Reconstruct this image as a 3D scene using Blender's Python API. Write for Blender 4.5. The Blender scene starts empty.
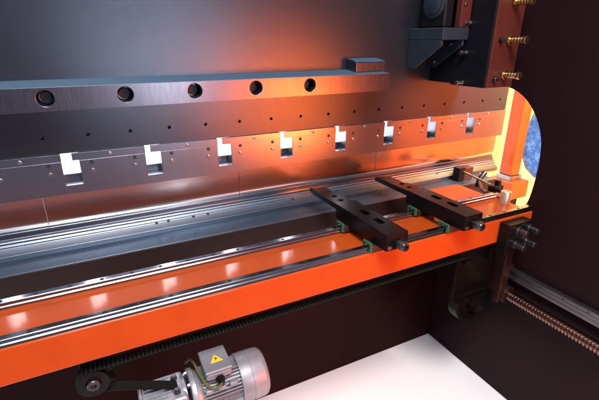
import bpy, bmesh, math, random
from mathutils import Vector, Matrix
random.seed(7)
C = bpy.context.scene.collection
PI = math.pi

# ------------------------------------------------------------------ materials
def nd(nt, kind, **kw):
    n = nt.nodes.new(kind)
    for k, v in kw.items():
        setattr(n, k, v)
    return n

def mat(name, col, rough=0.4, metal=0.0, var=0.0, vscale=6.0, vstretch=(1, 1, 1), bump=0.0, bscale=300.0,
        rvar=0.0, coat=0.0, aniso=0.0, spec=0.5, bstretch=(1, 1, 1), dirt=0.0, dirtcol=(0.02, 0.018, 0.016)):
    m = bpy.data.materials.new(name)
    m.use_nodes = True
    nt = m.node_tree
    b = nt.nodes['Principled BSDF']
    b.inputs['Base Color'].default_value = (*col, 1)
    b.inputs['Roughness'].default_value = rough
    b.inputs['Metallic'].default_value = metal
    b.inputs['Coat Weight'].default_value = coat
    b.inputs['Coat Roughness'].default_value = 0.11
    b.inputs['Specular IOR Level'].default_value = spec
    b.inputs['Anisotropic'].default_value = aniso
    tc = nd(nt, 'ShaderNodeTexCoord')
    def noise(scale, stretch, detail=4.0):
        mp = nd(nt, 'ShaderNodeMapping')
        mp.inputs['Scale'].default_value = stretch
        nt.links.new(tc.outputs['Object'], mp.inputs['Vector'])
        n = nd(nt, 'ShaderNodeTexNoise')
        n.inputs['Scale'].default_value = scale
        n.inputs['Detail'].default_value = detail
        nt.links.new(mp.outputs['Vector'], n.inputs['Vector'])
        return n
    colout = None
    if var > 0:
        n = noise(vscale, vstretch, 5.0)
        r = nd(nt, 'ShaderNodeMapRange')
        r.inputs['From Min'].default_value = 0.3
        r.inputs['From Max'].default_value = 0.7
        r.inputs['To Min'].default_value = 1 - var
        r.inputs['To Max'].default_value = 1 + var
        nt.links.new(n.outputs['Fac'], r.inputs['Value'])
        mx = nd(nt, 'ShaderNodeVectorMath', operation='SCALE')
        mx.inputs[0].default_value = col
        nt.links.new(r.outputs['Result'], mx.inputs['Scale'])
        colout = mx.outputs['Vector']
    if dirt > 0:
        n = noise(9.0, (1, 1, 1), 8.0)
        r = nd(nt, 'ShaderNodeMapRange')
        r.inputs['From Min'].default_value = 0.56
        r.inputs['From Max'].default_value = 0.75
        r.inputs['To Max'].default_value = dirt
        nt.links.new(n.outputs['Fac'], r.inputs['Value'])
        mx = nd(nt, 'ShaderNodeMix', data_type='RGBA')
        nt.links.new(r.outputs['Result'], mx.inputs['Factor'])
        if colout:
            nt.links.new(colout, mx.inputs['A'])
        else:
            mx.inputs['A'].default_value = (*col, 1)
        mx.inputs['B'].default_value = (*dirtcol, 1)
        colout = mx.outputs['Result']
    if colout:
        nt.links.new(colout, b.inputs['Base Color'])
    if rvar > 0:
        n = noise(vscale * 2.3, vstretch, 6.0)
        r = nd(nt, 'ShaderNodeMapRange')
        r.inputs['From Min'].default_value = 0.3
        r.inputs['From Max'].default_value = 0.7
        r.inputs['To Min'].default_value = max(0.02, rough - rvar)
        r.inputs['To Max'].default_value = rough + rvar
        nt.links.new(n.outputs['Fac'], r.inputs['Value'])
        nt.links.new(r.outputs['Result'], b.inputs['Roughness'])
    if bump > 0:
        n = noise(bscale, bstretch, 3.0)
        bp = nd(nt, 'ShaderNodeBump')
        bp.inputs['Strength'].default_value = bump
        bp.inputs['Distance'].default_value = 0.002
        nt.links.new(n.outputs['Fac'], bp.inputs['Height'])
        nt.links.new(bp.outputs['Normal'], b.inputs['Normal'])
    return m

M = {}
M['frame'] = mat('dark frame paint', (0.015, 0.0058, 0.0070), 0.38, var=0.14, vscale=3, bump=0.08, bscale=300, spec=0.07)
M['slide'] = mat('charcoal ram paint', (0.068, 0.072, 0.092), 0.25, metal=0.85, var=0.06, vscale=3, bump=0.20, bscale=600)
M['apron'] = mat('dark apron paint', (0.013, 0.0032, 0.0036), 0.42, var=0.12, vscale=3, bump=0.08, bscale=220, spec=0.04)
M['ledge'] = mat('machined ledge steel', (0.135, 0.125, 0.150), 0.30, metal=0.96, var=0.06, vscale=14, vstretch=(7, 1, 0.5), bump=0.02, bscale=60, bstretch=(8, 1, 0.5), rvar=0.04)
M['clamp'] = mat('ground clamp steel', (0.29, 0.295, 0.35), 0.26, metal=0.98, var=0.06, vscale=7, vstretch=(5, 1, 0.6), bump=0.012, bscale=90, bstretch=(6, 1, 0.5))
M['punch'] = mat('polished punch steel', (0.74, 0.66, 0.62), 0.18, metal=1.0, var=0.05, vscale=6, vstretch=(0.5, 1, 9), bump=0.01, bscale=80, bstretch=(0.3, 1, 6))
M['die'] = mat('ground die steel', (0.20, 0.225, 0.27), 0.32, metal=1.0, var=0.10, vscale=5, vstretch=(0.5, 5, 5), bump=0.02, bscale=70, bstretch=(0.3, 8, 8))
M['table'] = mat('table paint', (0.020, 0.009, 0.008), 0.42, var=0.12, vscale=4, bump=0.08, bscale=200, spec=0.25)
M['table_top'] = mat('oiled table top', (0.15, 0.19, 0.24), 0.30, metal=0.85, var=0.12, vscale=4, vstretch=(0.5, 3, 3), rvar=0.06)
M['orange'] = mat('orange enamel', (0.385, 0.053, 0.0060), 0.40, var=0.07, vscale=5, bump=0.05, bscale=70, coat=0.5, spec=0.05, dirt=0.30, dirtcol=(0.20, 0.032, 0.007))
M['rail'] = mat('bright rail steel', (0.23, 0.25, 0.285), 0.20, metal=1.0, var=0.08, vscale=8, vstretch=(0.6, 4, 4), rvar=0.05)
M['rail_dark'] = mat('dark rail flank', (0.15, 0.14, 0.155), 0.30, metal=0.9, var=0.1, vscale=10)
M['black'] = mat('black oxide', (0.0045, 0.003, 0.0032), 0.36, spec=0.16, var=0.15, vscale=14, bump=0.08, bscale=300, rvar=0.06)
M['hole'] = mat('black socket', (0.006, 0.006, 0.007), 0.6)
M['bolt'] = mat('dark steel bolt', (0.09, 0.085, 0.09), 0.28, metal=0.9, var=0.15, vscale=40)
M['screw'] = mat('zinc screw', (0.30, 0.28, 0.28), 0.34, metal=1.0, var=0.1, vscale=60)
M['brass'] = mat('yellow passivated steel', (0.55, 0.36, 0.17), 0.30, metal=1.0, var=0.12, vscale=50)
M['green'] = mat('green end seal', (0.016, 0.11, 0.05), 0.45)
M['carriage'] = mat('dark carriage', (0.055, 0.018, 0.014), 0.38, metal=0.3, var=0.15, vscale=30)
M['motor'] = mat('silver motor paint', (0.24, 0.24, 0.26), 0.46, metal=0.35, var=0.12, vscale=14, bump=0.10, bscale=160, rvar=0.08, dirt=0.35, dirtcol=(0.12, 0.11, 0.11))
M['motor_box'] = mat('grey terminal box', (0.20, 0.21, 0.235), 0.42, metal=0.3, var=0.08, vscale=20, bump=0.05, bscale=200)
M['alu'] = mat('cast aluminium', (0.30, 0.31, 0.34), 0.42, metal=0.5, var=0.18, vscale=30, bump=0.15, bscale=140, dirt=0.4, dirtcol=(0.10, 0.10, 0.10))
M['yellow'] = mat('yellow sticker', (0.85, 0.52, 0.02), 0.4)
M['teeth'] = mat('green tooth fabric', (0.012, 0.026, 0.018), 0.6, spec=0.2)
M['rubber'] = mat('black rubber', (0.005, 0.006, 0.006), 0.6, spec=0.2, var=0.2, vscale=40)
M['cable'] = mat('cable sheath', (0.10, 0.10, 0.03), 0.4)
M['screwsteel'] = mat('ball screw steel', (0.26, 0.16, 0.13), 0.25, metal=1.0, var=0.1, vscale=30)
M['guard'] = mat('cream yellow guard paint', (0.90, 0.56, 0.14), 0.4, var=0.04, vscale=3, bump=0.03, bscale=150)
M['bracket'] = mat('bracket paint with blue light', (0.020, 0.026, 0.038), 0.36, metal=0.1, var=0.12, vscale=12, bump=0.08, bscale=220)  # blue cast of the light is mixed into this base colour
M['guide'] = mat('dark guide block', (0.006, 0.0055, 0.008), 0.36, spec=0.25, var=0.12, vscale=9, bump=0.06, bscale=200)
M['guide_glow'] = mat('dark paint with orange glow', (0.075, 0.016, 0.011), 0.4, spec=0.25, var=0.12, vscale=9)  # red cast of the orange light put into the base colour
M['floor'] = mat('white floor paint', (0.92, 0.92, 0.92), 0.5, var=0.02, vscale=1)

def window_mat():
    m = mat('blue tinted window', (0.035, 0.10, 0.30), 0.14)
    nt = m.node_tree; b = nt.nodes['Principled BSDF']
    tc = nd(nt, 'ShaderNodeTexCoord')
    n = nd(nt, 'ShaderNodeTexNoise'); n.inputs['Scale'].default_value = 28; n.inputs['Detail'].default_value = 9
    n.inputs['Roughness'].default_value = 0.7
    nt.links.new(tc.outputs['Object'], n.inputs['Vector'])
    r = nd(nt, 'ShaderNodeValToRGB')
    r.color_ramp.elements[0].position = 0.35; r.color_ramp.elements[0].color = (0.008, 0.03, 0.12, 1)
    r.color_ramp.elements[1].position = 0.72; r.color_ramp.elements[1].color = (0.14, 0.26, 0.45, 1)
    e = r.color_ramp.elements.new(0.52); e.color = (0.025, 0.085, 0.26, 1)
    nt.links.new(n.outputs['Fac'], r.inputs['Fac'])
    nt.links.new(r.outputs['Color'], b.inputs['Base Color'])
    return m
M['window'] = window_mat()
M['sky_tint'] = mat('blue skylight tint', (0.050, 0.100, 0.150), 0.42, var=0.06, vscale=6, bump=0.05, bscale=200)  # blue of the light from above, painted onto ledge and block tops

# ------------------------------------------------------------------ builders
class MB:
    def __init__(s): s.bm = bmesh.new()
    def box(s, x0, x1, y0, y1, z0, z1):
        v = [s.bm.verts.new(p) for p in ((x0,y0,z0),(x1,y0,z0),(x1,y1,z0),(x0,y1,z0),(x0,y0,z1),(x1,y0,z1),(x1,y1,z1),(x0,y1,z1))]
        for f in ((3,2,1,0),(4,5,6,7),(0,1,5,4),(1,2,6,5),(2,3,7,6),(3,0,4,7)):
            s.bm.faces.new([v[i] for i in f])
        return s
    def cyl(s, p0, p1, r, n=24, r2=None):
        p0 = Vector(p0); p1 = Vector(p1); d = p1 - p0
        q = d.to_track_quat('Z', 'Y').to_matrix().to_4x4()
        mtx = Matrix.Translation((p0 + p1) / 2) @ q
        bmesh.ops.create_cone(s.bm, cap_ends=True, segments=n, radius1=r, radius2=r if r2 is None else r2, depth=d.length, matrix=mtx)
        return s
    def prism(s, pts, axis, a, b):
        """pts: 2D outline; axis 'X' -> (y,z) pairs, 'Y' -> (x,z), 'Z' -> (x,y)"""
        def P(p, t):
            return {'X': (t, p[0], p[1]), 'Y': (p[0], t, p[1]), 'Z': (p[0], p[1], t)}[axis]
        A = [s.bm.verts.new(P(p, a)) for p in pts]; B = [s.bm.verts.new(P(p, b)) for p in pts]
        n = len(pts)
        s.bm.faces.new(A); s.bm.faces.new(B[::-1])
        for i in range(n):
            s.bm.faces.new((A[i], B[i], B[(i + 1) % n], A[(i + 1) % n]))
        return s
    def tube(s, pts, r, n=10):
        pts = [Vector(p) for p in pts]; rings = []
        for i, p in enumerate(pts):
            t = (pts[min(i + 1, len(pts) - 1)] - pts[max(i - 1, 0)]).normalized()
            q = t.to_track_quat('Z', 'Y')
            rings.append([s.bm.verts.new(p + q @ Vector((r * math.cos(k * 2 * PI / n), r * math.sin(k * 2 * PI / n), 0))) for k in range(n)])
        for a, b in zip(rings, rings[1:]):
            for k in range(n):
                s.bm.faces.new((a[k], a[(k + 1) % n], b[(k + 1) % n], b[k]))
        s.bm.faces.new(rings[0][::-1]); s.bm.faces.new(rings[-1])
        return s
    def lathe(s, prof, origin, axis, n=40):
        """prof: (t along axis, radius)"""
        ax = Vector(axis).normalized(); o = Vector(origin)
        q = ax.to_track_quat('Z', 'Y'); rings = []
        for t, r in prof:
            rings.append([s.bm.verts.new(o + q @ Vector((r * math.cos(k * 2 * PI / n), r * math.sin(k * 2 * PI / n), t))) for k in range(n)])
        for a, b in zip(rings, rings[1:]):
            for k in range(n):
                s.bm.faces.new((a[k], a[(k + 1) % n], b[(k + 1) % n], b[k]))
        s.bm.faces.new(rings[0][::-1]); s.bm.faces.new(rings[-1])
        return s
    def mesh(s, name, m):
        bmesh.ops.recalc_face_normals(s.bm, faces=s.bm.faces[:])
        me = bpy.data.meshes.new(name); s.bm.to_mesh(me); s.bm.free()
        me.materials.append(M[m] if isinstance(m, str) else m)
        return me
    def build(s, name, m, parent=None, bev=0.002, seg=2, smooth=True):
        me = s.mesh(name, m)
        return link(name, me, parent, bev, seg, smooth)

def link(name, me, parent=None, bev=0.0, seg=2, smooth=True):
    o = bpy.data.objects.new(name, me); C.objects.link(o)
    if parent is not None:
        par(o, parent)
    if smooth:
        for p in me.polygons: p.use_smooth = True
    if smooth and bev > 0 and not me.get('sharp_done'):
        me.set_sharp_from_angle(angle=math.radians(24))
    if bev > 0:
        b = o.modifiers.new('bevel', 'BEVEL'); b.width = bev; b.segments = seg; b.limit_method = 'ANGLE'
        b.angle_limit = math.radians(40); b.harden_normals = True
    elif smooth:
        me.set_sharp_from_angle(angle=math.radians(35))
    return o

def par(o, parent):
    o.parent = parent
    o.matrix_parent_inverse = Matrix.Translation(-world_loc(parent))

def world_loc(o):
    v = o.location.copy()
    if o.parent:
        v = v + o.matrix_parent_inverse.translation + world_loc(o.parent)
    return v

def empty(name, loc):
    o = bpy.data.objects.new(name, None); C.objects.link(o); o.location = loc
    o.empty_display_size = 0.05
    return o

def tag(o, label=None, cat=None, group=None, kind=None):
    if label: o['label'] = label
    if cat: o['category'] = cat
    if group: o['group'] = group
    if kind: o['kind'] = kind
    return o

def cut(me, cutters, m):
    """subtract the cutter mesh builder from a mesh, return the new mesh"""
    a = bpy.data.objects.new('work', me); C.objects.link(a)
    cm = cutters.mesh('cutter', m); b = bpy.data.objects.new('cutter', cm); C.objects.link(b)
    md = a.modifiers.new('cut', 'BOOLEAN'); md.object = b; md.operation = 'DIFFERENCE'; md.solver = 'EXACT'; md.use_self = True
    dg = bpy.context.evaluated_depsgraph_get()
    new = bpy.data.meshes.new_from_object(a.evaluated_get(dg))
    bpy.data.objects.remove(a); bpy.data.objects.remove(b)
    bpy.data.meshes.remove(me); bpy.data.meshes.remove(cm)
    return new

# ------------------------------------------------------------------ key dimensions (camera height is zero)
XR = 1.645        # inner face of the side frame
ZF = -1.70        # floor
YC = 1.565        # rear face of the punch clamps
YS = 1.5767        # rear face of the ram plate
XL = -1.30        # how far the long members run to the left
NP = 0.2713       # clamp pitch
N0 = -0.124       # left edge of the first opening in view
ZB, ZBB = -0.674, -0.779   # beam top and bottom
ZRT = -0.652      # rail top

# ------------------------------------------------------------------ floor
fl = MB(); fl.box(-30, 30, 0.1, 30, ZF - 0.05, ZF)
M['floor_dark'] = mat('grey workshop floor', (0.05, 0.048, 0.05), 0.5, var=0.15, vscale=2)  # unseen rear floor, made dark so the clamps mirror no white
fd = MB(); fd.box(-30, 30, -30, 0.0999, ZF - 0.05, ZF)
tag(fd.build('workshop_floor', 'floor_dark', bev=0, smooth=False), kind='structure')
tag(fl.build('floor', 'floor', bev=0, smooth=False), kind='structure')

# ------------------------------------------------------------------ side frame
th = [(1.75, -0.185), (1.272, -0.185), (1.22, -0.196), (1.166, -0.224), (1.119, -0.2685), (1.085, -0.318), (1.066, -0.36),
      (1.053, -0.405), (1.047, -0.46), (1.046, -0.53), (1.050, -0.60), (1.058, -0.66), (1.078, -0.70), (1.11, -0.735), (1.16, -0.755), (1.22, -0.76), (1.50, -0.76)]
def smooth_open(pts, it=2):
    for _ in range(it):
        q = [pts[0]]
        for a, b in zip(pts, pts[1:]):
            q += [(a[0]*.75+b[0]*.25, a[1]*.75+b[1]*.25), (a[0]*.25+b[0]*.75, a[1]*.25+b[1]*.75)]
        q.append(pts[-1]); pts = q
    return pts
arc = smooth_open(th[1:-1], 2)
fr = MB()
fr.prism([(0.05, ZF + 0.002), (1.509, ZF + 0.002), (1.509, -0.76)] + arc[::-1] + [(1.575, -0.185), (1.575, 1.0), (0.05, 1.0)], 'X', XR, XR + 0.06)
side = fr.build('press_housing', 'frame', bev=0.003)
tag(side, 'tall dark painted side wall of the press with a rounded throat opening', 'machine wall')

# ------------------------------------------------------------------ ram
ram = empty('press_ram', (0.5, YS, -0.5))
tag(ram, 'charcoal upper ram with a steel ledge bar and a row of bolted clamps', 'press ram')
sl = MB(); sl.prism([(YS, -0.3574), (YS + 0.013, -0.3574), (YS + 0.06, -0.275), (YS + 0.06, 1.0), (YS, 1.0)], 'X', XL, 2.075)
me = sl.mesh('slide_plate', 'slide')
cu = MB()
x = -0.162 - 0.137 * 6
while x < 2.05:
    cu.cyl((x, YS - 0.02, -0.299), (x, YS + 0.03, -0.299), 0.0065, 14)
    x += 0.1365
me = cut(me, cu, 'hole')
link('slide_plate', me, ram, bev=0, smooth=False)
# ledge bar
lb = MB(); lb.prism([(1.46, -0.1285), (1.46, -0.1993), (YS - 0.001, -0.1993), (YS - 0.001, -0.1160)], 'X', XL, 1.153)
me = lb.mesh('ledge_bar', 'ledge')
cu = MB()
for k in range(-4, 6):
    xx = -0.121 + 0.2235 * k
    if xx < 1.1 and k <= 4:
        cu.cyl((xx, 1.44, -0.160), (xx, 1.52, -0.160), 0.0235, 36)
        cu.cyl((xx, 1.44, -0.160), (xx, 1.466, -0.160), 0.0255, 36, 0.0235)
me = cut(me, cu, 'hole')
ledge = link('ledge_bar', me, ram, bev=0.0025)
for k in range(-4, 5):
    xx = -0.121 + 0.2235 * k
    b = MB(); b.cyl((xx, 1.498, -0.160), (xx, 1.5195, -0.160), 0.017, 28)
    b.build('socket_bolt', 'hole', ledge, bev=0.002)
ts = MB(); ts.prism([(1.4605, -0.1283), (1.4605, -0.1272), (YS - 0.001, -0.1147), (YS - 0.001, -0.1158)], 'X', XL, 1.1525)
ts.build('sky_tint_strip', 'sky_tint', ram, bev=0)  # thin sheet added to carry the painted skylight blue
eb = MB(); eb.prism([(1.500, -0.083), (1.500, -0.1228), (YS - 0.002, -0.1142), (YS - 0.002, -0.070), (1.53, -0.0745)], 'X', 1.010, 1.158)
ebo = eb.build('end_block', 'ledge', ram, bev=0.003)
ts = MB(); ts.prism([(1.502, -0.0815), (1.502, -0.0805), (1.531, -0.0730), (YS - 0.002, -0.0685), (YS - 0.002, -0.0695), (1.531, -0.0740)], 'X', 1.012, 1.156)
ts.build('sky_tint_strip', 'sky_tint', ebo, bev=0)
# clamp holder strip with openings
hs = MB(); hs.box(XL, 2.066, YC, YC + 0.058, -0.5005, -0.3576)
me = hs.mesh('clamp_holder', 'clamp')
cu = MB()
for k in range(-4, 8):
    xx = N0 + NP * k
    cu.box(xx, xx + 0.054, YC - 0.1, YC + 0.2, -0.4683, -0.382)
    cu.box(xx, xx + 0.054, YC + 0.011, YC + 0.21, -0.40, -0.33)
    cu.box(xx + 0.001, xx + (0.034 if k <= 0 else 0.019), YC - 0.1, YC + 0.2, -0.39, -0.34)
me = cut(me, cu, 'clamp')
link('clamp_holder', me, ram, bev=0.0012, seg=1)
fb = MB(); fb.box(XL, 2.06, YC + 0.0605, YC + 0.085, -0.5005, -0.4435)
fb.build('front_clamp_bar', 'ledge', ram, bev=0.002)
# bolted clamp plates
for k in range(-4, 8):
    x0 = N0 + NP * k + 0.0552; x1 = N0 + NP * (k + 1) - 0.0012
    if k == 7: x1 = 2.060
    c = MB(); c.box(x0, x1, YC - 0.0016, YC - 0.0002, -0.4715, -0.3835)
    cp = c.build('clamp_plate', 'clamp', ram, bev=0.0005, seg=1)
    for xx in (x0 + 0.037, x1 - 0.037):
        if xx > 2.02: continue
        s = MB(); s.cyl((xx, YC - 0.0022, -0.3935), (xx, YC - 0.0010, -0.3935), 0.0066, 16)
        s.build('screw_hole', 'hole', cp, bev=0)
        s = MB(); s.lathe([(0, 0.0072), (0.003, 0.0072), (0.0045, 0.0055), (0.0046, 0.003), (0.0025, 0.0028)], (xx, YC - 0.0016, -0.4225), (0, -1, 0), 18)
        s.build('screw', 'screw', cp, bev=0)
for k in range(-4, 8):
    xx = 0.0305 + NP * (k - 0) + (0.0 if k else 0.0)
    s = MB(); s.lathe([(0, 0.0062), (0.0025, 0.0062), (0.0036, 0.0045), (0.0037, 0.0026), (0.0015, 0.0024)], (xx, YC, -0.3695), (0, -1, 0), 16)
    s.build('lip_screw', 'screw', ram, bev=0)

# ------------------------------------------------------------------ punches (upper tools), one thing each
seams = [-0.903, -0.203, 0.500, 1.197, 1.90]
plab = ['steel punch segment at the left end of the row, left of the first joint',
        'long steel punch segment under the three leftmost clamp openings, showing the orange beam mirrored',
        'long steel punch segment glowing orange behind the tip of the nearer stop finger',
        'long steel punch segment behind the farther stop finger tip, toward the open throat']
xs = [XL + 0.0] + seams[1:]
tilt = [0.9, -0.3, 0.3, 0.0]
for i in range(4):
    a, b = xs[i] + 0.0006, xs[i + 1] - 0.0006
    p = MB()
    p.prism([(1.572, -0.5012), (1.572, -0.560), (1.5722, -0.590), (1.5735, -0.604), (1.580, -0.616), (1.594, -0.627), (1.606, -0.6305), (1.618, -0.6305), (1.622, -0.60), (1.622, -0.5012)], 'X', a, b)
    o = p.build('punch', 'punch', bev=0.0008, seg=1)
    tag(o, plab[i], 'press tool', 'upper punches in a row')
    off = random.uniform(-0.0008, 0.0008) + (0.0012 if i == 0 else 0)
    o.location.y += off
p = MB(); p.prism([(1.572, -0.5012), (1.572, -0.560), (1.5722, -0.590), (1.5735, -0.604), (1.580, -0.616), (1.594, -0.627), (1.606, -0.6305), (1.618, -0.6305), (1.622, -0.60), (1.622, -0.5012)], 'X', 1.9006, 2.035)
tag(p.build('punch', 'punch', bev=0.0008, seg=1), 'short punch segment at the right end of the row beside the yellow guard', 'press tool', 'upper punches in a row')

# ------------------------------------------------------------------ table with apron
tb = empty('work_table', (0.5, 1.6, ZF))
tag(tb, 'dark lower table whose apron plate meets the white floor behind the motor', 'work table')
a = MB(); a.box(XL, XR + 0.055, 1.511, 1.56, ZF + 0.001, -0.7905)
a.build('apron_plate', 'apron', tb, bev=0.002)
t = MB(); t.box(XL, 1.93, 1.45, 1.78, -0.79, -0.7125)
t.build('table_edge', 'table', tb, bev=0.003)
t = MB(); t.box(XL, 1.928, 1.4515, 1.778, -0.7122, -0.7095)
t.build('table_top', 'table_top', tb, bev=0.001)

# ------------------------------------------------------------------ die
dr = [(1.557, -0.7092), (1.555, -0.690), (1.566, -0.683), (1.581, -0.670), (1.5815, -0.6655), (1.587, -0.660), (1.5875, -0.654), (1.590, -0.650),
      (1.599, -0.645), (1.600, -0.640), (1.600, -0.630), (1.608, -0.628), (1.616, -0.640), (1.622, -0.628), (1.645, -0.628), (1.66, -0.66), (1.66, -0.7092)]
d = MB(); d.prism(dr, 'X', XL, 2.07)
die = d.build('lower_die', 'die', bev=0.0012, seg=2)
tag(die, 'long stepped steel die lying along the table under the punches', 'press tool')
for xx in (0.155, 0.20, 0.30, 0.36, 0.75, 0.98, 1.35, 1.62):
    s = MB(); s.cyl((xx, 1.5785, -0.6705), (xx, 1.5765, -0.6725), 0.0055, 14)
    s.build('grub_screw', 'hole', die, bev=0)

# ------------------------------------------------------------------ back gauge beam
bm_ = empty('back_gauge_beam', (0.5, 1.1, ZBB))
tag(bm_, 'long glossy orange beam carrying two bright linear rails and the stop fingers', 'gauge beam')
XE = 1.606
prof = [(1.0, ZBB), (1.0, ZB), (1.206, ZB), (1.206, ZBB)]
b = MB(); b.prism(prof, 'X', XL, XE)
me = b.mesh('beam_body', 'orange')
link('beam_body', me, bm_, bev=0.005, seg=4)
for yc in (1.016, 1.192):
    w = 0.011
    pr = [(yc - w, ZB + 0.0005), (yc - w, ZB + 0.007), (yc - w + 0.003, ZB + 0.010), (yc - w + 0.003, ZB + 0.014), (yc - w, ZB + 0.017), (yc - w, ZRT - 0.0015), (yc - w + 0.0015, ZRT),
          (yc + w - 0.0015, ZRT), (yc + w, ZRT - 0.0015), (yc + w, ZB + 0.017), (yc + w - 0.003, ZB + 0.014), (yc + w - 0.003, ZB + 0.010), (yc + w, ZB + 0.007), (yc + w, ZB + 0.0005)]
    r = MB(); r.prism(pr, 'X', XL, 1.60)
    rl = r.build('guide_rail', 'rail', bm_, bev=0)
    hm = MB(); hm.cyl((0, 0, 0), (0, 0, 0.0006), 0.0055, 16); hme = hm.mesh('rail_bolt', 'hole')
    x = -0.222 - 0.0832 * 10
    while x < 1.59:
        o = link('rail_bolt', hme, rl, bev=0); o.location = (x, yc - 0.001, ZRT + 0.0002)
        o.matrix_parent_inverse = Matrix.Translation(-world_loc(rl))
        x += 0.0832
b = MB(); b.box(1.335, 1.60, 1.2065, 1.415, -0.735, -0.678); b.build('rear_plate', 'orange', bm_, bev=0.003)
# clamp block with four bolts at the right end of the beam
cb = MB(); cb.box(1.405, 1.545, 0.950, 0.999, -0.815, -0.683)
blk = cb.build('end_clamp', 'black', bm_, bev=0.004)
for xx, zz in ((1.452, -0.712), (1.518, -0.712), (1.452, -0.772), (1.518, -0.772)):
    s = MB(); s.cyl((xx, 0.951, zz), (xx, 0.938, zz), 0.019, 20); s.cyl((xx, 0.9385, zz), (xx, 0.905, zz), 0.013, 18)
    s.build('bolt', 'bolt', blk, bev=0.002)

# ------------------------------------------------------------------ stop fingers
def finger(x0, label, w=0.087):
    z = -0.585
    f = empty('stop_finger', (x0 + w / 2, 1.1, ZRT))
    tag(f, label, 'stop finger', 'stop fingers on the gauge beam')
    b = MB(); b.box(x0, x0 + w, 0.940, 1.255, -0.6425, z)
    me = b.mesh('body', 'black')
    cu = MB()
    for yc in (1.050, 1.137):
        cu.cyl((x0 + w * 0.56, yc - 0.014, z - 0.02), (x0 + w * 0.56, yc - 0.014, z + 0.02), 0.012, 24)
        cu.cyl((x0 + w * 0.56, yc + 0.014, z - 0.02), (x0 + w * 0.56, yc + 0.014, z + 0.02), 0.012, 24)
        cu.box(x0 + w * 0.56 - 0.012, x0 + w * 0.56 + 0.012, yc - 0.014, yc + 0.014, z - 0.02, z + 0.02)
    me = cut(me, cu, 'hole')
    link('body', me, f, bev=0.002)
    t = MB(); t.prism([(x0 + 0.004, 1.2555), (x0 + w * 0.92, 1.2555), (x0 + w * 0.92, 1.335), (x0 + w * 0.76, 1.350), (x0 + w * 0.76, 1.460), (x0 + 0.004, 1.472)], 'Z', -0.612, z - 0.005)
    me = t.mesh('tongue', 'black')
    cu = MB()
    for yc, rr in ((1.292, 0.011), (1.342, 0.011)):
        cu.cyl((x0 + w * 0.5, yc, z - 0.03), (x0 + w * 0.5, yc, z + 0.02), rr, 22)
    me = cut(me, cu, 'hole')
    tg = link('tongue', me, f, bev=0.0015)
    n = MB(); n.box(x0 + 0.0035, x0 + w * 0.30, 1.41, 1.485, -0.6125, z - 0.0095); n.build('tip', 'black', tg, bev=0.002)
    # underside saddle and carriages
    s = MB(); s.box(x0 + 0.012, x0 + w - 0.012, 0.985, 1.235, -0.6470, -0.6427); s.build('saddle', 'black', f, bev=0.001)
    for yc in (1.016, 1.192):
        cx0, cx1 = x0 - 0.022, x0 + w - 0.004
        c = MB(); c.prism([(yc - 0.026, -0.668), (yc - 0.026, -0.6450), (yc - 0.022, -0.6432), (yc + 0.022, -0.6432), (yc + 0.026, -0.6450), (yc + 0.026, -0.668),
                           (yc + 0.0122, -0.668), (yc + 0.0122, -0.6512), (yc - 0.0122, -0.6512), (yc - 0.0122, -0.668)], 'X', cx0 + 0.006, cx1)
        ca = c.build('carriage', 'carriage', f, bev=0.0012)
        g = MB(); g.prism([(yc - 0.025, -0.667), (yc - 0.025, -0.6375), (yc - 0.02, -0.634), (yc + 0.02, -0.634), (yc + 0.025, -0.6375), (yc + 0.025, -0.667),
                           (yc + 0.0135, -0.667), (yc + 0.0135, -0.650), (yc - 0.0135, -0.650), (yc - 0.0135, -0.667)], 'X', cx0, cx0 + 0.0058)
        g.build('end_seal', 'green', ca, bev=0.001)
        s = MB(); s.box(cx0 - 0.0012, cx0 - 0.0001, yc - 0.018, yc + 0.018, -0.6475, -0.641); s.build('seal_plate', 'carriage', ca, bev=0)
        s = MB(); s.cyl((cx0 - 0.007, yc, -0.6435), (cx0 - 0.001, yc, -0.6435), 0.0035, 12); s.build('grease_nipple', 'screw', ca, bev=0)
    # knob
    kx, kz = x0 + w * 0.54, -0.6200
    k = MB(); k.lathe([(0, 0.012), (0.010, 0.012), (0.0105, 0.017), (0.034, 0.017), (0.037, 0.015), (0.040, 0.0135), (0.0402, 0.008), (0.032, 0.0075)], (kx, 0.9395, kz), (0, -1, 0), 28)
    k.build('knob', 'bolt', f, bev=0)
    s = MB(); s.box(x0 + 0.006, x0 + 0.022, 0.9382, 0.9398, -0.637, -0.626); s.build('name_plate', 'screw', f, bev=0)
    return f
finger(0.783, 'black stop finger across the rails, the nearer of the two with a round front knob')
finger(1.130, 'black stop finger across the rails, the farther one closest to the throat opening')

# ------------------------------------------------------------------ small parts on the beam's far end
M['rod'] = mat('dull yellow rod', (0.16, 0.10, 0.02), 0.4, metal=0.3)
M['pin'] = mat('turned steel with reflected tint', (0.72, 0.56, 0.40), 0.38, metal=0.8, var=0.08, vscale=30)  # warm tint holds the yellow reflection in the steel's base colour
p = MB(); p.lathe([(0, 0.022), (0.052, 0.022), (0.056, 0.020), (0.057, 0.012), (0.05, 0.010)], (1.575, 1.118, ZB + 0.001), (0, 0, 1), 32)
tag(p.build('steel_pin', 'pin', bev=0), 'short round steel pin standing on the beam before the yellow guard', 'pin')

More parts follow.
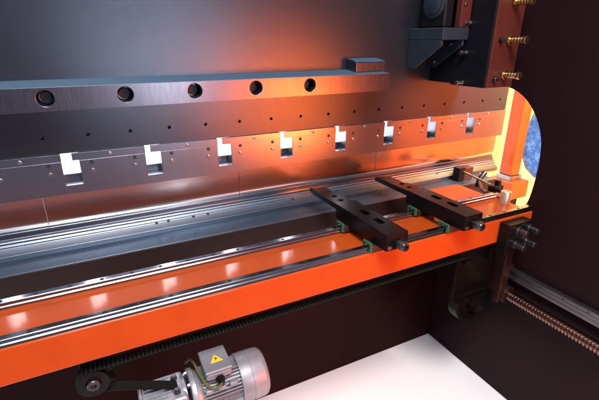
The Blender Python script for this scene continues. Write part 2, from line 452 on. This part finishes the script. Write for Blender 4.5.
lv = empty('clamp_lever', (1.70, 1.40, -0.70))
tag(lv, 'small black jointed lever with a yellow rod beyond the farther stop finger', 'lever')
b = MB(); b.box(1.700, 1.745, 1.500, 1.545, -0.7095, -0.632); b.build('pivot_block', 'black', lv, bev=0.004)
b = MB(); b.box(1.745, 1.81, 1.505, 1.56, -0.7090, -0.640); b.build('side_block', 'carriage', lv, bev=0.003)
b = MB(); b.tube([(1.735, 1.515, -0.655), (1.700, 1.36, -0.655), (1.675, 1.255, -0.655)], 0.0055, 12); b.build('rod', 'rod', lv, bev=0)
b = MB(); b.tube([(1.70, 1.375, -0.70), (1.715, 1.38, -0.66), (1.755, 1.385, -0.630)], 0.013, 10); b.build('handle', 'black', lv, bev=0)
b = MB(); b.tube([(1.700, 1.365, -0.665), (1.640, 1.300, -0.672), (1.610, 1.245, -0.672)], 0.009, 10); b.build('link_arm', 'carriage', lv, bev=0)
b = MB(); b.box(1.640, 1.700, 1.225, 1.265, -0.6735, -0.642); b.cyl((1.68, 1.245, -0.643), (1.68, 1.245, -0.618), 0.015, 18); b.cyl((1.65, 1.226, -0.655), (1.65, 1.20, -0.655), 0.012, 18)
b.build('joint_block', 'black', lv, bev=0.003)

# ------------------------------------------------------------------ right-hand drive on the side frame
rr = empty('frame_rail', (XR, 0.7, -1.01))
tag(rr, 'heavy grey linear rail running along the inside of the side frame', 'rail')
b = MB(); b.prism([(XR - 0.001, -0.986), (XR - 0.026, -0.986), (XR - 0.029, -0.990), (XR - 0.029, -1.000), (XR - 0.024, -1.006), (XR - 0.024, -1.018), (XR - 0.029, -1.024), (XR - 0.029, -1.036), (XR - 0.001, -1.036)], 'Y', 0.27, 1.085)
b.build('rail_bar', 'rail_dark', rr, bev=0.001)
y = 0.30
while y < 1.08:
    s = MB(); s.cyl((XR - 0.0295, y, -0.9945), (XR - 0.0285, y, -0.9945), 0.0042, 12); s.build('rail_bolt', 'hole', rr, bev=0); y += 0.1
b = MB(); b.box(XR - 0.045, XR - 0.001, 1.056, 1.108, -1.050, -0.972)
b.build('end_carriage', 'carriage', rr, bev=0.003)

bs = MB()
pts = []
L0, L1, R0, pitch, nseg = 0.28, 1.075, 0.0245, 0.0140, 20
prof = [(0.0, 0.0245), (0.22, 0.0245), (0.36, 0.0205), (0.5, 0.0192), (0.64, 0.0205), (0.78, 0.0245), (1.0, 0.0245)]
rings = []
nturn = int((L1 - L0) / pitch)
for tn in range(nturn):
    for f_, r_ in prof[:-1]:
        ring = []
        for k in range(nseg):
            ph = k / nseg
            ring.append(bs.bm.verts.new((1.595 + r_ * math.cos(ph * 2 * PI), L0 + (tn + f_ + ph) * pitch, -1.103 + r_ * math.sin(ph * 2 * PI))))
        rings.append(ring)
for a, b in zip(rings, rings[1:]):
    for k in range(nseg - 1):
        bs.bm.faces.new((a[k], a[k + 1], b[k + 1], b[k]))
npf = len(prof) - 1
for i in range(len(rings) - 1 - npf):
    a, b = rings[i], rings[i + 1]; c, d = rings[i + npf], rings[i + npf + 1]
    bs.bm.faces.new((a[nseg - 1], c[0], d[0], b[nseg - 1]))
scr = bs.build('ball_screw', 'screwsteel', bev=0)
tag(scr, 'threaded steel ball screw under the linear rail beside the side frame', 'ball screw')

M['arm'] = mat('dark red arm', (0.022, 0.006, 0.004), 0.4, spec=0.25)
hb = empty('carriage_bracket', (1.42, 1.08, -0.78))
tag(hb, 'black hanging bracket with rounded foot under the right end of the orange beam', 'bracket')
rb = 0.085; out = [(1.30, -0.7815), (1.535, -0.7815), (1.535, -1.10)]
for i in range(0, 13):
    an = -PI * 0.5 * i / 12
    out.append((1.535 - 0.11 + 0.11 * math.cos(an), -1.10 + 0.105 * math.sin(an)))
for i in range(0, 13):
    an = -PI * 0.5 - PI * 0.5 * i / 12
    out.append((1.30 + 0.11 + 0.11 * math.cos(an), -1.10 + 0.105 * math.sin(an)))
b = MB(); b.prism(out, 'Y', 1.085, 1.105); b.build('plate', 'black', hb, bev=0.002)
b = MB()
n = len(out)
inner = [(1.42 + (p[0] - 1.42) * 0.88, -0.99 + (p[1] + 0.99) * 0.93) for p in out]
for i in range(2, n - 1):
    o0, o1, i1, i0 = out[i], out[i + 1], inner[i + 1], inner[i]
    b.prism([o0, o1, i1, i0], 'Y', 1.055, 1.0849)
b.build('rim', 'black', hb, bev=0)
b = MB(); b.box(1.31, 1.52, 1.058, 1.083, -1.055, -1.047); b.build('cross_rib', 'black', hb, bev=0.001)
b = MB(); b.cyl((1.42, 1.084, -1.135), (1.42, 1.060, -1.135), 0.020, 6); b.cyl((1.42, 1.0605, -1.135), (1.42, 1.040, -1.135), 0.010, 16); b.build('hex_bolt', 'black', hb, bev=0.001)
b = MB(); b.cyl((1.285, 1.04, -0.862), (1.335, 1.04, -0.878), 0.014, 18); b.build('dowel', 'black', hb, bev=0.002)
b = MB(); b.box(1.47, 1.482, 1.066, 1.084, -0.905, -0.845); b.build('slot_key', 'black', hb, bev=0.001)
b = MB(); b.box(1.5365, 1.585, 1.03, 1.10, -1.135, -0.80); b.build('side_arm', 'arm', hb, bev=0.004)
b = MB(); b.cyl((1.595, 1.02, -1.103), (1.595, 1.095, -1.103), 0.042, 30); b.build('screw_nut', 'arm', hb, bev=0.003)

# ------------------------------------------------------------------ timing belt and its pulley
PX, PY, PZ, PR = -0.118, 1.045, -0.874, 0.034
by0, by1 = 1.027, 1.064
bt = MB()
# path in XZ: lower strand from motor, around pulley, along the upper strand
path = [(0.105, -0.995), (0.06, -0.974), (0.0, -0.948), (-0.05, -0.927)]
for i in range(0, 15):
    an = math.radians(-65) - math.radians(205) * i / 14
    path.append((PX + (PR + 0.004) * math.cos(an), PZ + (PR + 0.004) * math.sin(an)))
x = -0.08
while x < 1.30:
    path.append((x, PZ + PR + 0.004)); x += 0.02
prev = None
for p in path:
    cur = None
    pts2 = Vector((p[0], 0, p[1]))
    cur = [bt.bm.verts.new((p[0], by0, p[1])), bt.bm.verts.new((p[0], by1, p[1]))]
    if prev:
        bt.bm.faces.new((prev[0], prev[1], cur[1], cur[0]))
    prev = cur
belt = bt.build('timing_belt', 'rubber', bev=0, smooth=False)
bt = MB()
# ribs across the belt
def rib(px, pz, ang):
    c, s = math.cos(ang), math.sin(ang)
    w, h = 0.0026, 0.0032
    q = [(-w, -0.0004), (w, -0.0004), (w * 0.7, h), (-w * 0.7, h)]
    bt.prism([(px + a * c - b * s, pz + a * s + b * c) for a, b in q], 'Y', by0 + 0.0005, by1 - 0.0005)
x = -0.118
while x < 1.28:
    rib(x, PZ + PR + 0.0052, 0); x += 0.0112
for i in range(1, 11):
    an = math.radians(90 + 17 * i); r_ = PR + 0.005
    rib(PX + r_ * math.cos(an), PZ + r_ * math.sin(an), an - PI / 2)
bt.build('belt_teeth', 'teeth', belt, bev=0, smooth=False)
so = belt.modifiers.new('thick', 'SOLIDIFY'); so.thickness = 0.0022
tag(belt, 'dark green black ribbed timing belt running under the orange beam', 'belt')
pl = empty('belt_pulley', (PX, PY, PZ))
tag(pl, 'small black belt pulley at the left end of the ribbed belt', 'pulley')
b = MB(); b.lathe([(0, PR + 0.007), (0.003, PR + 0.007), (0.0031, PR), (0.040, PR), (0.0401, PR + 0.007), (0.0431, PR + 0.007), (0.0432, 0.020), (0.036, 0.019)], (PX, PY + 0.022, PZ), (0, -1, 0), 40)
b.build('wheel', 'black', pl, bev=0)
b = MB(); b.lathe([(0, 0.017), (0.016, 0.017), (0.018, 0.015), (0.018, 0.008), (0.012, 0.0075)], (PX, PY - 0.012, PZ), (0, -1, 0), 28); b.build('hub', 'bolt', pl, bev=0)
b = MB(); b.box(PX - 0.03, PX + 0.055, PY + 0.024, PY + 0.036, PZ - 0.045, ZBB - 0.001); b.build('mount_plate', 'black', pl, bev=0.002)
b = MB(); b.cyl((PX + 0.045, PY + 0.024, PZ + 0.025), (PX + 0.045, PY - 0.01, PZ + 0.025), 0.006, 12); b.build('set_screw', 'black', pl, bev=0)

# ------------------------------------------------------------------ gear motor
mY, mZ = 1.045, -1.050
gm = empty('gear_motor', (0.2, mY, mZ))
tag(gm, 'silver finned electric gear motor with grey terminal box under the beam', 'motor')
b = MB(); b.lathe([(0.150, 0.058), (0.150, 0.062), (0.292, 0.062), (0.292, 0.058)], (0, mY, mZ), (1, 0, 0), 48)
# cooling fins: tall ribs in the four quadrant gaps, running along the axis, in two lengths
for i in range(44):
    an = 2 * PI * i / 44
    q = math.degrees(an) % 90
    h = 0.0135 if 12 < q < 78 else 0.006
    c, s = math.cos(an), math.sin(an)
    t = 0.0016
    r0, r1 = 0.058, 0.062 + h
    pts_ = [(mY + r0 * c - t * s, mZ + r0 * s + t * c), (mY + r1 * c - t * s, mZ + r1 * s + t * c), (mY + r1 * c + t * s, mZ + r1 * s - t * c), (mY + r0 * c + t * s, mZ + r0 * s - t * c)]
    b.prism(pts_, 'X', 0.168, 0.288)
body = b.build('motor_body', 'motor', gm, bev=0)
# raised foot pads / lugs on the near side
for i, (xx, an) in enumerate([(0.185, 222), (0.222, 222), (0.259, 222), (0.195, 205), (0.240, 205), (0.275, 205)]):
    a_ = math.radians(an); r_ = 0.073
    cc = Vector((xx, mY + r_ * math.cos(a_), mZ + r_ * math.sin(a_) + 0.10 * 0))
    l = MB()
    pts_ = []
    for dr_, dt in ((-0.012, -0.007), (0.010, -0.007), (0.010, 0.007), (-0.012, 0.007)):
        rr_ = r_ + dr_
        pts_.append((mY + rr_ * math.cos(a_) - dt * math.sin(a_), mZ + rr_ * math.sin(a_) + dt * math.cos(a_)))
for xx in (0.183, 0.221, 0.259):
    l = MB(); an = math.radians(140); r_ = 0.078
    py, pz = mY + r_ * math.cos(an), mZ + r_ * math.sin(an)
    l.box(xx - 0.013, xx + 0.013, py - 0.008, py + 0.010, pz - 0.010, pz + 0.006); l.build('lug', 'motor', body, bev=0.004, seg=3)
b = MB(); b.lathe([(0.286, 0.066), (0.286, 0.0795), (0.289, 0.081), (0.322, 0.081), (0.3225, 0.0798), (0.3245, 0.0798), (0.325, 0.081), (0.362, 0.080), (0.372, 0.077), (0.379, 0.069), (0.381, 0.058), (0.381, 0.01)], (0, mY, mZ), (1, 0, 0), 64)
b.build('fan_cover', 'motor', gm, bev=0)
b = MB(); b.lathe([(0.132, 0.05), (0.132, 0.080), (0.135, 0.082), (0.147, 0.082), (0.149, 0.080), (0.1495, 0.074), (0.158, 0.072), (0.168, 0.064)], (0, mY, mZ), (1, 0, 0), 56)
fg = b.build('flange', 'alu', gm, bev=0)
for i in range(8):
    an = math.radians(22 + 45 * i)
    s = MB(); s.cyl((0.124, mY + 0.071 * math.cos(an), mZ + 0.071 * math.sin(an)), (0.1325, mY + 0.071 * math.cos(an), mZ + 0.071 * math.sin(an)), 0.0065, 6); s.build('flange_bolt', 'screw', fg, bev=0)
# gearbox with ribs
b = MB(); b.box(-0.012, 0.120, mY - 0.060, mY + 0.060, mZ - 0.085, mZ + 0.058)
gx = b.build('gearbox', 'alu', gm, bev=0.010, seg=4)
b = MB()
for i in range(7):
    yy = mY - 0.052 + i * 0.0155
    b.box(0.0, 0.078, yy - 0.0018, yy + 0.0018, mZ + 0.056, mZ + 0.066)
for i in range(8):
    zz = mZ - 0.072 + i * 0.0165
    b.box(0.002, 0.085, mY - 0.069, mY - 0.058, zz - 0.002, zz + 0.002)
b.build('ribs', 'alu', gx, bev=0.0006, seg=1)
b = MB(); b.box(-0.016, -0.003, mY - 0.066, mY + 0.066, mZ - 0.088, mZ + 0.066); b.build('side_cover', 'alu', gx, bev=0.005, seg=3)
b = MB(); b.lathe([(0, 0.066), (0.010, 0.066), (0.012, 0.063), (0.012, 0.05)], (0.110, mY, mZ), (1, 0, 0), 48); b.build('collar', 'alu', gx, bev=0)
for xx, yy in ((0.092, mY - 0.030), (0.092, mY + 0.03)):
    s = MB(); s.cyl((xx, yy, mZ + 0.056), (xx, yy, mZ + 0.069), 0.0115, 6); s.cyl((xx, yy, mZ + 0.0692), (xx, yy, mZ + 0.072), 0.007, 14); s.build('filler_plug', 'bolt', gx, bev=0.001)
# terminal box
b = MB(); b.box(0.178, 0.260, 0.990, 1.094, -0.9720, -0.9455); tbx = b.build('terminal_box', 'motor_box', gm, bev=0.008, seg=4)
b = MB(); b.box(0.176, 0.262, 0.988, 1.096, -0.9450, -0.936); b.build('box_lid', 'motor_box', tbx, bev=0.005, seg=4)
b = MB(); b.box(0.196, 0.244, 1.005, 1.08, -1.02, -0.9725); b.build('box_neck', 'motor_box', tbx, bev=0.003)
cx, cy = 0.2215, 1.040
b = MB(); b.prism([(cx - 0.020, cy - 0.015), (cx + 0.020, cy - 0.015), (cx, cy + 0.020)], 'Z', -0.9359, -0.9353)
wt = b.build('warning_sign', 'yellow', tbx, bev=0)
b = MB(); b.prism([(cx + 0.003, cy + 0.010), (cx - 0.005, cy - 0.001), (cx - 0.0005, cy - 0.001), (cx - 0.004, cy - 0.012), (cx + 0.0055, cy + 0.0018), (cx + 0.001, cy + 0.0018)], 'Z', -0.9352, -0.9349)
b.build('bolt_symbol', 'hole', wt, bev=0)
b = MB(); b.lathe([(0, 0.014), (0.010, 0.014), (0.0105, 0.011), (0.022, 0.010)], (0.219, 0.989, -0.966), (0, -1, -0.25), 6); b.build('cable_gland', 'black', tbx, bev=0)
b = MB(); b.tube([(0.219, 0.972, -0.968), (0.212, 0.962, -0.974), (0.195, 0.966, -0.982), (0.176, 0.99, -0.978), (0.164, 1.03, -0.963), (0.160, 1.08, -0.962), (0.158, 1.15, -1.0), (0.155, 1.25, -1.1)], 0.0042, 10)
b.build('cable', 'cable', gm, bev=0)
# pedestal that carries the gearbox
b = MB(); b.box(0.0, 0.110, mY - 0.05, mY + 0.05, ZF + 0.001, mZ - 0.0855); b.build('pedestal', 'black', gm, bev=0.002)

# ------------------------------------------------------------------ ram guide block
gb = empty('ram_guide', (1.57, 1.34, -0.18))
tag(gb, 'dark ram guide block bolted inside the side frame with adjusting screws', 'guide block')
b = MB(); b.box(1.487, XR - 0.001, 1.250, 1.440, -0.186, 0.9); b.build('block', 'guide', gb, bev=0.003)
b = MB(); b.box(1.4885, XR - 0.002, 1.2385, 1.2495, -0.1850, 0.9); b.build('face_plate', 'guide_glow', gb, bev=0.003)  # front face in the colour with the orange light painted in
b = MB(); b.box(1.4895, 1.60, 1.4405, YS - 0.002, -0.180, 0.9); b.build('wear_pad', 'guide', gb, bev=0.002)
for zz in (0.071, -0.046, -0.170, 0.19):
    s = MB(); s.cyl((1.4868, 1.365, zz), (1.477, 1.365, zz), 0.0105, 6); s.cyl((1.4772, 1.365, zz), (1.452, 1.365, zz), 0.0068, 14); s.cyl((1.4525, 1.365, zz), (1.446, 1.365, zz), 0.0095, 14)
    s.build('side_bolt', 'screw', gb, bev=0.001)
for zz in (0.145, 0.004, -0.132):
    s = MB(); s.cyl((1.575, 1.2382, zz), (1.575, 1.226, zz), 0.020, 6)
    a_ = s.build('lock_nut', 'brass', gb, bev=0.0015)
    s = MB(); s.cyl((1.575, 1.2262, zz), (1.575, 1.165, zz), 0.0105, 18)
    for j in range(4): s.cyl((1.575, 1.218 - j * 0.013, zz), (1.575, 1.212 - j * 0.013, zz), 0.0125, 18)
    s.cyl((1.575, 1.170, zz), (1.575, 1.156, zz), 0.015, 6)
    s.build('adjusting_screw', 'brass', a_, bev=0.001)
s = MB(); s.cyl((1.527, 1.2382, -0.150), (1.527, 1.222, -0.150), 0.013, 20); s.build('plug', 'bolt', gb, bev=0.003)
s = MB(); s.cyl((1.525, 1.2382, 0.004), (1.525, 1.222, 0.004), 0.011, 20); s.build('plug', 'guide', gb, bev=0.003)

# ------------------------------------------------------------------ encoder bracket on the ram plate
kb = empty('ram_bracket', (1.40, YS, 0.0))
tag(kb, 'blue grey bracket with two sloping gussets fixed to the ram plate', 'bracket')
b = MB(); b.box(1.338, 1.484, 1.366, YS - 0.001, 0.004, 0.052); b.build('shelf', 'bracket', kb, bev=0.003)
for x0 in (1.3392, 1.458):
    b = MB(); b.prism([(YS - 0.001, 0.0036), (YS - 0.001, -0.115), (1.525, -0.115), (1.372, -0.018), (1.372, 0.0036)], 'X', x0, x0 + 0.012)
    b.build('gusset', 'bracket', kb, bev=0.002)
for yy, zz in ((1.43, -0.012), (1.52, -0.09)):
    s = MB(); s.cyl((1.4575, yy, zz), (1.448, yy, zz), 0.008, 6); s.build('gusset_bolt', 'screw', kb, bev=0.001)
vh = empty('encoder_housing', (1.41, 1.46, 0.053))
tag(vh, 'dark rounded encoder housing standing on the blue grey bracket', 'housing')
b = MB(); b.lathe([(0, 0.055), (0.004, 0.0615), (0.060, 0.0615), (0.062, 0.060), (0.062, 0.04)], (1.362, 1.470, 0.150), (1, 0, 0), 44); b.build('drum', 'bracket', vh, bev=0)
b = MB(); b.lathe([(0, 0.040), (0.004, 0.046), (0.009, 0.046)], (1.3535, 1.470, 0.150), (1, 0, 0), 36); b.build('cap', 'bracket', vh, bev=0)
b = MB(); b.box(1.372, 1.424, 1.405, 1.548, 0.0525, 0.30); b.build('case', 'guide', vh, bev=0.010, seg=3)
mp = empty('cover_plate', (1.46, 1.36, 0.053))
tag(mp, 'narrow upright plate with one small screw beside the encoder housing', 'plate')
b = MB(); b.box(1.4262, 1.484, 1.368, 1.398, 0.0525, 0.42); b.build('plate', 'guide_glow', mp, bev=0.003)
s = MB(); s.cyl((1.445, 1.3675, 0.142), (1.445, 1.3625, 0.142), 0.007, 16); s.build('screw', 'screw', mp, bev=0.001)

# ------------------------------------------------------------------ outside the throat: post, guard with window
po = empty('orange_post', (2.24, 1.60, ZF))
tag(po, 'upright square orange post just beyond the throat opening', 'post')
b = MB(); b.box(2.200, 2.28, 1.556, 1.638, -0.764, 0.95); b.build('post_tube', 'orange', po, bev=0.006, seg=3)
b = MB(); b.box(2.190, 2.29, 1.545, 1.648, -0.794, -0.7645); b.build('collar', 'screw', po, bev=0.003)
b = MB(); b.box(2.165, 2.32, 1.51, 1.675, -0.90, -0.7945); b.build('foot_block', 'orange', po, bev=0.004)
b = MB(); b.box(2.20, 2.285, 1.54, 1.64, ZF + 0.001, -0.9005); b.build('leg', 'black', po, bev=0.004)
gd = empty('side_guard', (2.61, 1.6, ZF))
tag(gd, 'cream yellow side guard panel with a blue tinted window behind the orange post', 'guard')
gp = MB(); gp.box(2.60, 2.63, 1.163, 1.985, ZF + 0.02, 0.95)
me = gp.mesh('guard_panel', 'guard')
wpts = [(1.770, -0.424), (1.820, -0.587), (1.808, -0.740), (1.760, -0.824), (1.686, -0.870), (1.36, -0.874), (1.28, -0.77), (1.28, -0.48), (1.36, -0.373), (1.713, -0.373)]
cu = MB(); cu.prism(wpts, 'X', 2.5, 2.75)
me = cut(me, cu, 'guard')
link('guard_panel', me, gd, bev=0.002)
w = MB(); w.prism([(1.55 + (p[0] - 1.55) * 1.008, -0.62 + (p[1] + 0.62) * 1.006) for p in wpts], 'X', 2.6305, 2.64)
w.build('window', 'window', gd, bev=0)
for yy, zz in ((1.805, -0.60), (1.782, -0.785)):
    s = MB(); s.box(2.593, 2.5999, yy + 0.008, yy + 0.032, zz - 0.016, zz + 0.016); s.build('hinge', 'bolt', gd, bev=0.002)
b = MB(); b.box(2.585, 2.645, 1.9855, 2.04, ZF + 0.02, 0.95); b.build('edge_post', 'guard', gd, bev=0.004)

M['cover'] = mat('orange cover paint', (0.60, 0.105, 0.018), 0.4, var=0.04, vscale=3)  # for an unseen panel, placed and coloured so the right-hand clamps mirror orange
sp_ = MB(); sp_.box(2.595, 2.635, -1.3, 1.16, ZF + 0.02, 0.95)
tag(sp_.build('side_cover', 'cover', bev=0.004), 'unseen flat orange side cover panel added beside the yellow guard for the clamps to mirror', 'cover')

# ------------------------------------------------------------------ light
def area(name, loc, target, sx, sy, power, col):
    l = bpy.data.lights.new(name, 'AREA'); l.shape = 'RECTANGLE'; l.size = sx; l.size_y = sy; l.energy = power; l.color = col
    o = bpy.data.objects.new(name, l); C.objects.link(o); o.location = loc
    o.rotation_euler = (Vector(target) - Vector(loc)).to_track_quat('-Z', 'Y').to_euler()
    return o
area('ceiling_lamp', (0.0, -0.9, 2.6), (0.5, 1.0, -0.8), 1.5, 1.3, 235, (1.0, 0.97, 0.94))
area('window_lamp', (0.72, -1.4, -0.15), (0.30, 1.5, -0.1), 0.24, 0.8, 22, (0.74, 0.88, 1.0))
area('orange_machine_glow', (1.95, -1.0, -0.60), (0.8, 1.55, -0.3), 0.85, 0.60, 90, (1.0, 0.155, 0.022))  # added light standing in for an unseen orange machine mirrored in the ram
area('side_fill', (1.90, 0.52, 0.60), (2.58, 0.75, -0.5), 0.25, 0.6, 165, (1.0, 0.97, 0.92))  # fill added beyond the frame to brighten guard, post and orange panel

w = bpy.data.worlds.new('World'); bpy.context.scene.world = w; w.use_nodes = True
nt = w.node_tree; bg = nt.nodes['Background']
tc = nd(nt, 'ShaderNodeTexCoord'); sp = nd(nt, 'ShaderNodeSeparateXYZ')
nt.links.new(tc.outputs['Generated'], sp.inputs['Vector'])
r1 = nd(nt, 'ShaderNodeMapRange'); r1.inputs['From Min'].default_value = -0.1; r1.inputs['From Max'].default_value = 0.25
nt.links.new(sp.outputs['Y'], r1.inputs['Value'])
r2 = nd(nt, 'ShaderNodeMapRange'); r2.inputs['From Min'].default_value = 0.0; r2.inputs['From Max'].default_value = 0.35
nt.links.new(sp.outputs['Z'], r2.inputs['Value'])
m1 = nd(nt, 'ShaderNodeMix', data_type='RGBA')
m1.inputs['A'].default_value = (0.04, 0.065, 0.12, 1); m1.inputs['B'].default_value = (0.22, 0.36, 0.60, 1)
nt.links.new(r2.outputs['Result'], m1.inputs['Factor'])
m2 = nd(nt, 'ShaderNodeMix', data_type='RGBA'); m2.inputs['B'].default_value = (1.1, 1.1, 1.1, 1)
nt.links.new(r1.outputs['Result'], m2.inputs['Factor']); nt.links.new(m1.outputs['Result'], m2.inputs['A'])
# the hall in front of the machine is lit far brighter than the inside
r3 = nd(nt, 'ShaderNodeMapRange'); r3.inputs['From Min'].default_value = 0.55; r3.inputs['From Max'].default_value = 0.80
nt.links.new(sp.outputs['Y'], r3.inputs['Value'])
m3 = nd(nt, 'ShaderNodeMix', data_type='RGBA'); m3.inputs['B'].default_value = (14.0, 14.0, 14.2, 1)
nt.links.new(r3.outputs['Result'], m3.inputs['Factor']); nt.links.new(m2.outputs['Result'], m3.inputs['A'])
nt.links.new(m3.outputs['Result'], bg.inputs['Color']); bg.inputs['Strength'].default_value = 1.0

# ------------------------------------------------------------------ camera
cam = bpy.data.cameras.new('camera'); co = bpy.data.objects.new('camera', cam); C.objects.link(co)
cam.sensor_width = 36; cam.lens = 411 / 599 * 36; cam.clip_start = 0.02; cam.clip_end = 200
Rm = Matrix(((0.8953, 0.1608, -0.4155), (-0.4455, 0.3230, -0.8350), (0.0, 0.9326, 0.3608)))
# rows above list world axes in camera space, so this is already camera-to-world
co.matrix_world = Rm.to_4x4()
sc = bpy.context.scene; sc.camera = co
sc.view_settings.view_transform = 'Standard'; sc.view_settings.look = 'None'; sc.view_settings.exposure = 0; sc.view_settings.gamma = 1
sc.render.engine = 'CYCLES'
